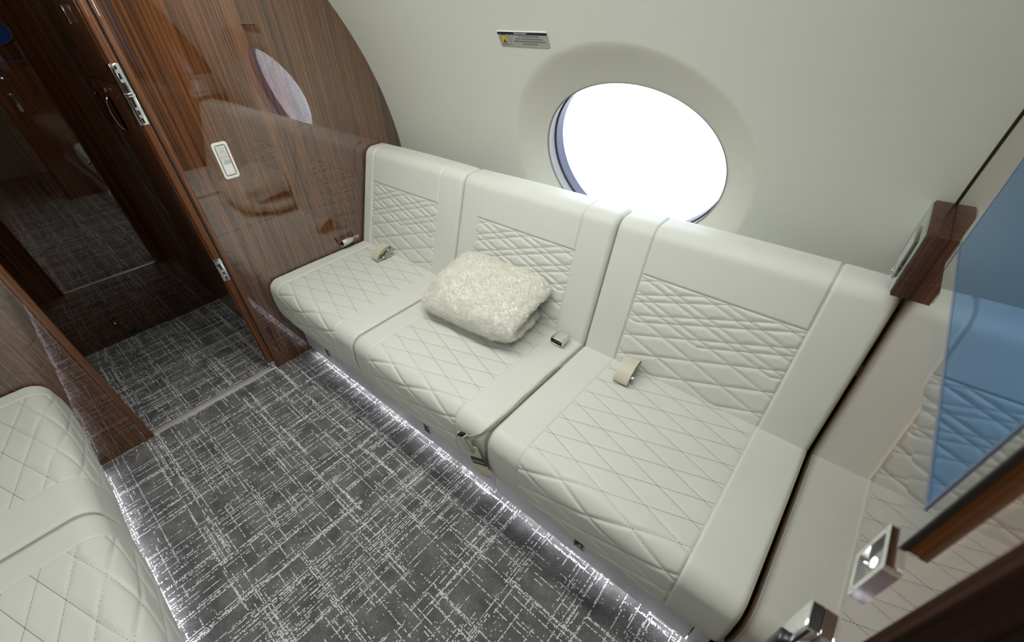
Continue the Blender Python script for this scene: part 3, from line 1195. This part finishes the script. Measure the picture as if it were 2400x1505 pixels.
# keep clear of the seat and of the leaning back cushions
Vw[..., 2] = np.maximum(Vw[..., 2], SEAT_Z + .0120)
lim = SEAT_Y + (Vw[..., 2] - SEAT_Z) * .3267 - .026
Vw[..., 1] = np.minimum(Vw[..., 1], lim)
Fb = grid_faces(NS, NR)
F1 = np.stack([np.arange(NS)[:-1, None] * NR + np.arange(NR), np.arange(NS)[:-1, None] * NR + (np.arange(NR) + 1) % NR,
               np.arange(NS)[1:, None] * NR + (np.arange(NR) + 1) % NR, np.arange(NS)[1:, None] * NR + np.arange(NR)], -1).reshape(-1, 4)
Fl = [tuple(f) for f in F1.tolist()] + [tuple(range(NR))[::-1], tuple((NS - 1) * NR + j for j in range(NR))]
cloth = from_np('cloth', Vw.reshape(-1, 3), Fl, FLEECE, bl)
bmn = bmesh.new()
bmn.from_mesh(cloth.data)
bmesh.ops.recalc_face_normals(bmn, faces=bmn.faces)
bmn.to_mesh(cloth.data)
bmn.free()
# pile: short curled tufts standing on the cloth
me = cloth.data
nf = len(me.polygons)
cen = np.zeros(nf * 3, np.float32)
me.polygons.foreach_get('center', cen)
nor = np.zeros(nf * 3, np.float32)
me.polygons.foreach_get('normal', nor)
ar = np.zeros(nf, np.float32)
me.polygons.foreach_get('area', ar)
ar[-2:] = 0
cen, nor = cen.reshape(-1, 3), nor.reshape(-1, 3)
NTF = 90000
pick = rng.choice(nf, NTF, p=ar / ar.sum())
quad = Vw.reshape(-1, 3)[F1[np.minimum(pick, len(F1) - 1)]]
w = rng.random((NTF, 2))
base = (quad[:, 0] * ((1 - w[:, :1]) * (1 - w[:, 1:])) + quad[:, 1] * (w[:, :1] * (1 - w[:, 1:])) + quad[:, 2] * (w[:, :1] * w[:, 1:]) + quad[:, 3] * ((1 - w[:, :1]) * w[:, 1:]))
n_ = nor[pick]
rd = rng.normal(size=(NTF, 3))
lean = rd * .55
dirn = n_ + lean
dirn /= np.linalg.norm(dirn, axis=1)[:, None]
side = np.cross(dirn, rng.normal(size=(NTF, 3)))
side /= np.linalg.norm(side, axis=1)[:, None]
ln = rng.uniform(.005, .012, (NTF, 1))
wd = .0011
mid = base + dirn * ln * .6
tip = base + (dirn * .8 + rng.normal(size=(NTF, 3)) * .45) * ln
Vt = np.stack([base - side * wd - n_ * .001, base + side * wd - n_ * .001, mid + side * wd * .9, mid - side * wd * .9, tip], 1)
Vt[..., 2] = np.maximum(Vt[..., 2], SEAT_Z + .0095)
Vt[..., 1] = np.minimum(Vt[..., 1], SEAT_Y + (Vt[..., 2] - SEAT_Z) * .3267 - .015)
kb = (np.arange(NTF) * 5)[:, None]
Ft = np.concatenate([kb + np.array([[0, 1, 2]]), kb + np.array([[0, 2, 3]]), kb + np.array([[3, 2, 4]])])
pile = from_np('pile', Vt.reshape(-1, 3), Ft, PILE, bl, smooth=False)
pile['kind'] = 'stuff'

# ------------------------------------------------------------------ placard above the window
th = math.radians(29.15)
pc = Vector((-1.044, WY + (WR - .0008) * math.cos(th), WZ + (WR - .0008) * math.sin(th)))
pm = basis(pc, (1, 0, 0), (0, -math.sin(th), math.cos(th)))
pl_ = empty('placard', tuple(pc), 'silver instruction placard with a navy band and yellow icon above the window', 'sign')
PW, PH = .200, .047
pl0 = plate('plate', rounded_rect(PW, PH, .004, 4), .0016, pm, SILVER, pl_, bevel=.0004)
T = lambda x, y, z=.0017: pm @ Matrix.Translation((x, y, z))
plate('header_band', rounded_rect(PW - .001, .0085, .0015, 2), .0004, T(0, PH / 2 - .0048, .0015), NAVY, pl_)
plate('top_edge', rounded_rect(PW + .002, .002, .0008, 2), .002, T(0, PH / 2 + .0006, 0), WHITE, pl_)
text_mesh('header_text', 'DIVAN OCCUPANTS', .0068, T(-.004, PH / 2 - .0048, .0021), WHITE, pl_, squeeze=.8)
for i, s_ in enumerate(('FOR TAXI, TAKEOFF, AND LANDING', 'SEAT BELT MUST BE FASTENED AND SHOULDER', 'HARNESS MUST BE WORN OVER FORWARD SHOULDER', 'DIVAN MUST BE STOWED')):
    text_mesh('text_line', s_, .0072, T(.026, .0095 - i * .0078), INK, pl_, squeeze=.70)
box('divider', (-.0535, -PH / 2 + .001, .0012), (-.0525, PH / 2 - .0092, .0020), INK, pl_, mtx=pm)
ic = [(.0125 * math.copysign(abs(math.cos(a)) ** .8, math.cos(a)), (.0135 if math.sin(a) > 0 else .011) * math.copysign(abs(math.sin(a)) ** (1 if math.sin(a) > 0 else .4), math.sin(a))) for a in np.linspace(0, 2 * math.pi, 32, endpoint=False)]
icon = plate('icon', ic, .0004, T(-.077, -.0005, .0015), YELLOW, pl_)
plate('icon_rim', [(x * 1.04, y * 1.04) for x, y in ic], .0006, T(-.077, -.0005, .0015), INK, icon, hole=[(x * .95, y * .95) for x, y in ic])
plate('figure_head', [(.0036 * math.cos(a), .0042 * math.sin(a)) for a in np.linspace(0, 6.2832, 16, endpoint=False)], .0004, T(-.077, .004, .0019), SILVER, icon)
plate('figure_body', [(-.0015, 0), (.0015, 0), (.0055, -.0095), (-.0055, -.0095)], .0004, T(-.077, .0, .0019), INK, icon)
text_mesh('caption', 'BERTHED DIVAN', .0050, T(-.077, -.0180), INK, pl_, squeeze=.80)

# ------------------------------------------------------------------ latch plate on the left bulkhead
lm = basis((XL, .593, 1.0035), (0, 1, 0), (0, 0, 1))
lp = empty('switch_plate', (XL, .593, 1.0), 'white framed rectangular switch plate on the glossy wood bulkhead', 'switch')
ro = rounded_rect(.058, .136, .010, 5)
plate('frame', ro, .004, lm, CHROME if False else WHITE, lp, hole=[(x * .72, y * .86) for x, y in ro], bevel=.0)
plate('recess', [(x * .74, y * .88) for x, y in ro], .001, lm, BLACK, lp)
bt2 = plate('rocker', rounded_rect(.0365, .1115, .003, 3), .0032, lm, mat('pale_rocker', (.70, .70, .67, 1), .35), lp, bevel=.0008)
plate('lower_key', rounded_rect(.033, .036, .002, 3), .0006, lm @ Matrix.Translation((0, -.034, .0032)), WHITE, bt2)
for i in range(7):
    box('ribbing', (-.006 + i * .0032, -.013, .0032), (-.0048 + i * .0032, .001, .0042), GREYINK, bt2, mtx=lm)
for a, b in (((-.008, .030), (-.003, .040)), ((-.002, .028), (.004, .042)), ((.004, .030), (.010, .044))):
    dv_ = Vector((b[0] - a[0], b[1] - a[1], 0))
    box('engraving', (0, -.0005, .0032), (dv_.length, .0005, .0038), GREYINK, bt2, mtx=lm @ Matrix.Translation((a[0], a[1], 0)) @ Matrix.Rotation(math.atan2(dv_.y, dv_.x), 4, 'Z'))
plate('thumb_groove', [(.014 * math.cos(a), .010 + .006 * math.sin(a)) for a in np.linspace(0, math.pi, 12)] + [(.011 * math.cos(a), .010 + .0042 * math.sin(a)) for a in np.linspace(math.pi, 0, 12)], .0006, lm @ Matrix.Translation((0, 0, .0032)), GREYINK, bt2)

# ------------------------------------------------------------------ things on the end bulkhead
# wood box with a metal outlet plate, in the corner by the wall
wb = empty('outlet_box', (.135, 1.28, .93), 'dark wood corner box with a metal outlet plate above the divan end', 'control box')
bx0, by0, bz0, bz1 = .1150, 1.173, .932, 1.080
box('body', (bx0 + .002, by0, bz0), (XR, 1.46, bz1), wood('box_wood', lo=col(50, 30, 24), hi=col(88, 60, 48), gloss=.3, coat_ior=1.5), wb, bevel=.0015)
pt = box('plate', (bx0 - .003, by0 + .006, bz0 + .004), (bx0 + .002, 1.42, bz1 - .004), mat('pale_satin_metal', (.60, .64, .62, 1), .18, 1.0), wb, bevel=.0012)
kb_ = box('outlet', (bx0 - .009, by0 + .03, bz0 + .03), (bx0 - .002, by0 + .13, bz1 - .03), BEZEL, pt, bevel=.002)
box('outlet_face', (bx0 - .0105, by0 + .036, bz0 + .036), (bx0 - .0085, by0 + .124, bz1 - .036), SATIN, pt, bevel=.001)
for i in range(2):
    box('knob', (bx0 - .013, by0 + .055 + i * .045, bz0 + .012), (bx0 - .002, by0 + .072 + i * .045, bz0 + .024), CHROME, pt, bevel=.003)

tv = empty('monitor', (.148, .66, 1.10), 'flat wall monitor with a blue reflecting screen on the end bulkhead', 'television')
TX = .1425
TY0, TY1, TZ0, TZ1 = .352, 1.002, 1.102, 1.56
FACE = lambda x: Matrix(((0, 0, -1, x), (1, 0, 0, 0), (0, 1, 0, 0), (0, 0, 0, 1)))
rc = lambda a, b, c, d: [(a, c), (b, c), (b, d), (a, d)]
box('casing', (TX + .0015, TY0, TZ0), (TX + .0062, TY1, TZ1), BLACK, tv, bevel=.0006)
box('rear_housing', (TX + .0062, TY0 + .001, TZ0 + .001), (XR, TY1 - .001, TZ1 - .001), wood('casing_wood', lo=col(74, 40, 16), hi=col(104, 62, 28), gloss=.1), tv)
plate('front_glass', rc(TY0, TY1, TZ0, TZ1), .0015, FACE(TX + .0015), BEZEL, tv)
plate('screen', rc(.3746, .964, 1.146, 1.530), .0007, FACE(TX + .0002), SCREEN, tv)
plate('screen_edge', rc(.3706, .969, 1.141, 1.535), .0012, FACE(TX + .0003), mat('blue_edge', col(62, 80, 116), .2), tv,
      hole=rc(.3756, .963, 1.147, 1.529))

rl = empty('reading_light', (XR, .378, 1.035), 'square chrome framed reading light on the bulkhead under the monitor', 'light')
rm = Matrix(((0, 0, -1, XR), (-1, 0, 0, .378), (0, 1, 0, 1.038), (0, 0, 0, 1)))
rm = basis((XR, .378, 1.036), (0, -1, 0), (0, 0, 1))
ro = rounded_rect(.056, .074, .005, 4)
plate('bezel', ro, .007, rm, CHROME, rl, hole=[(x * .72, y * .76) for x, y in ro])
plate('lens', [(x * .74, y * .78) for x, y in ro], .003, rm, BEZEL, rl)
plate('bright_dot', [(.0055 * math.cos(a), .0055 * math.sin(a)) for a in np.linspace(0, 6.2832, 16, endpoint=False)], .0008, rm @ Matrix.Translation((0, 0, .003)), emit('bright_dot_emit', (.92, .96, 1, 1), 5.0), rl)  # small bright disc in the middle of the dark lens

dlk = empty('door_latch', (XR, .355, .86), 'blocky chrome door latch on the end bulkhead below the reading light', 'latch')
box('case', (.138, .336, .78), (XR, .376, .922), CHROME, dlk, bevel=.002)
box('top_inset', (.1405, .340, .9215), (XR - .001, .373, .9228), BLACK, dlk)
box('bolt', (.128, .330, .77), (.139, .350, .872), BLACK, dlk, bevel=.003)
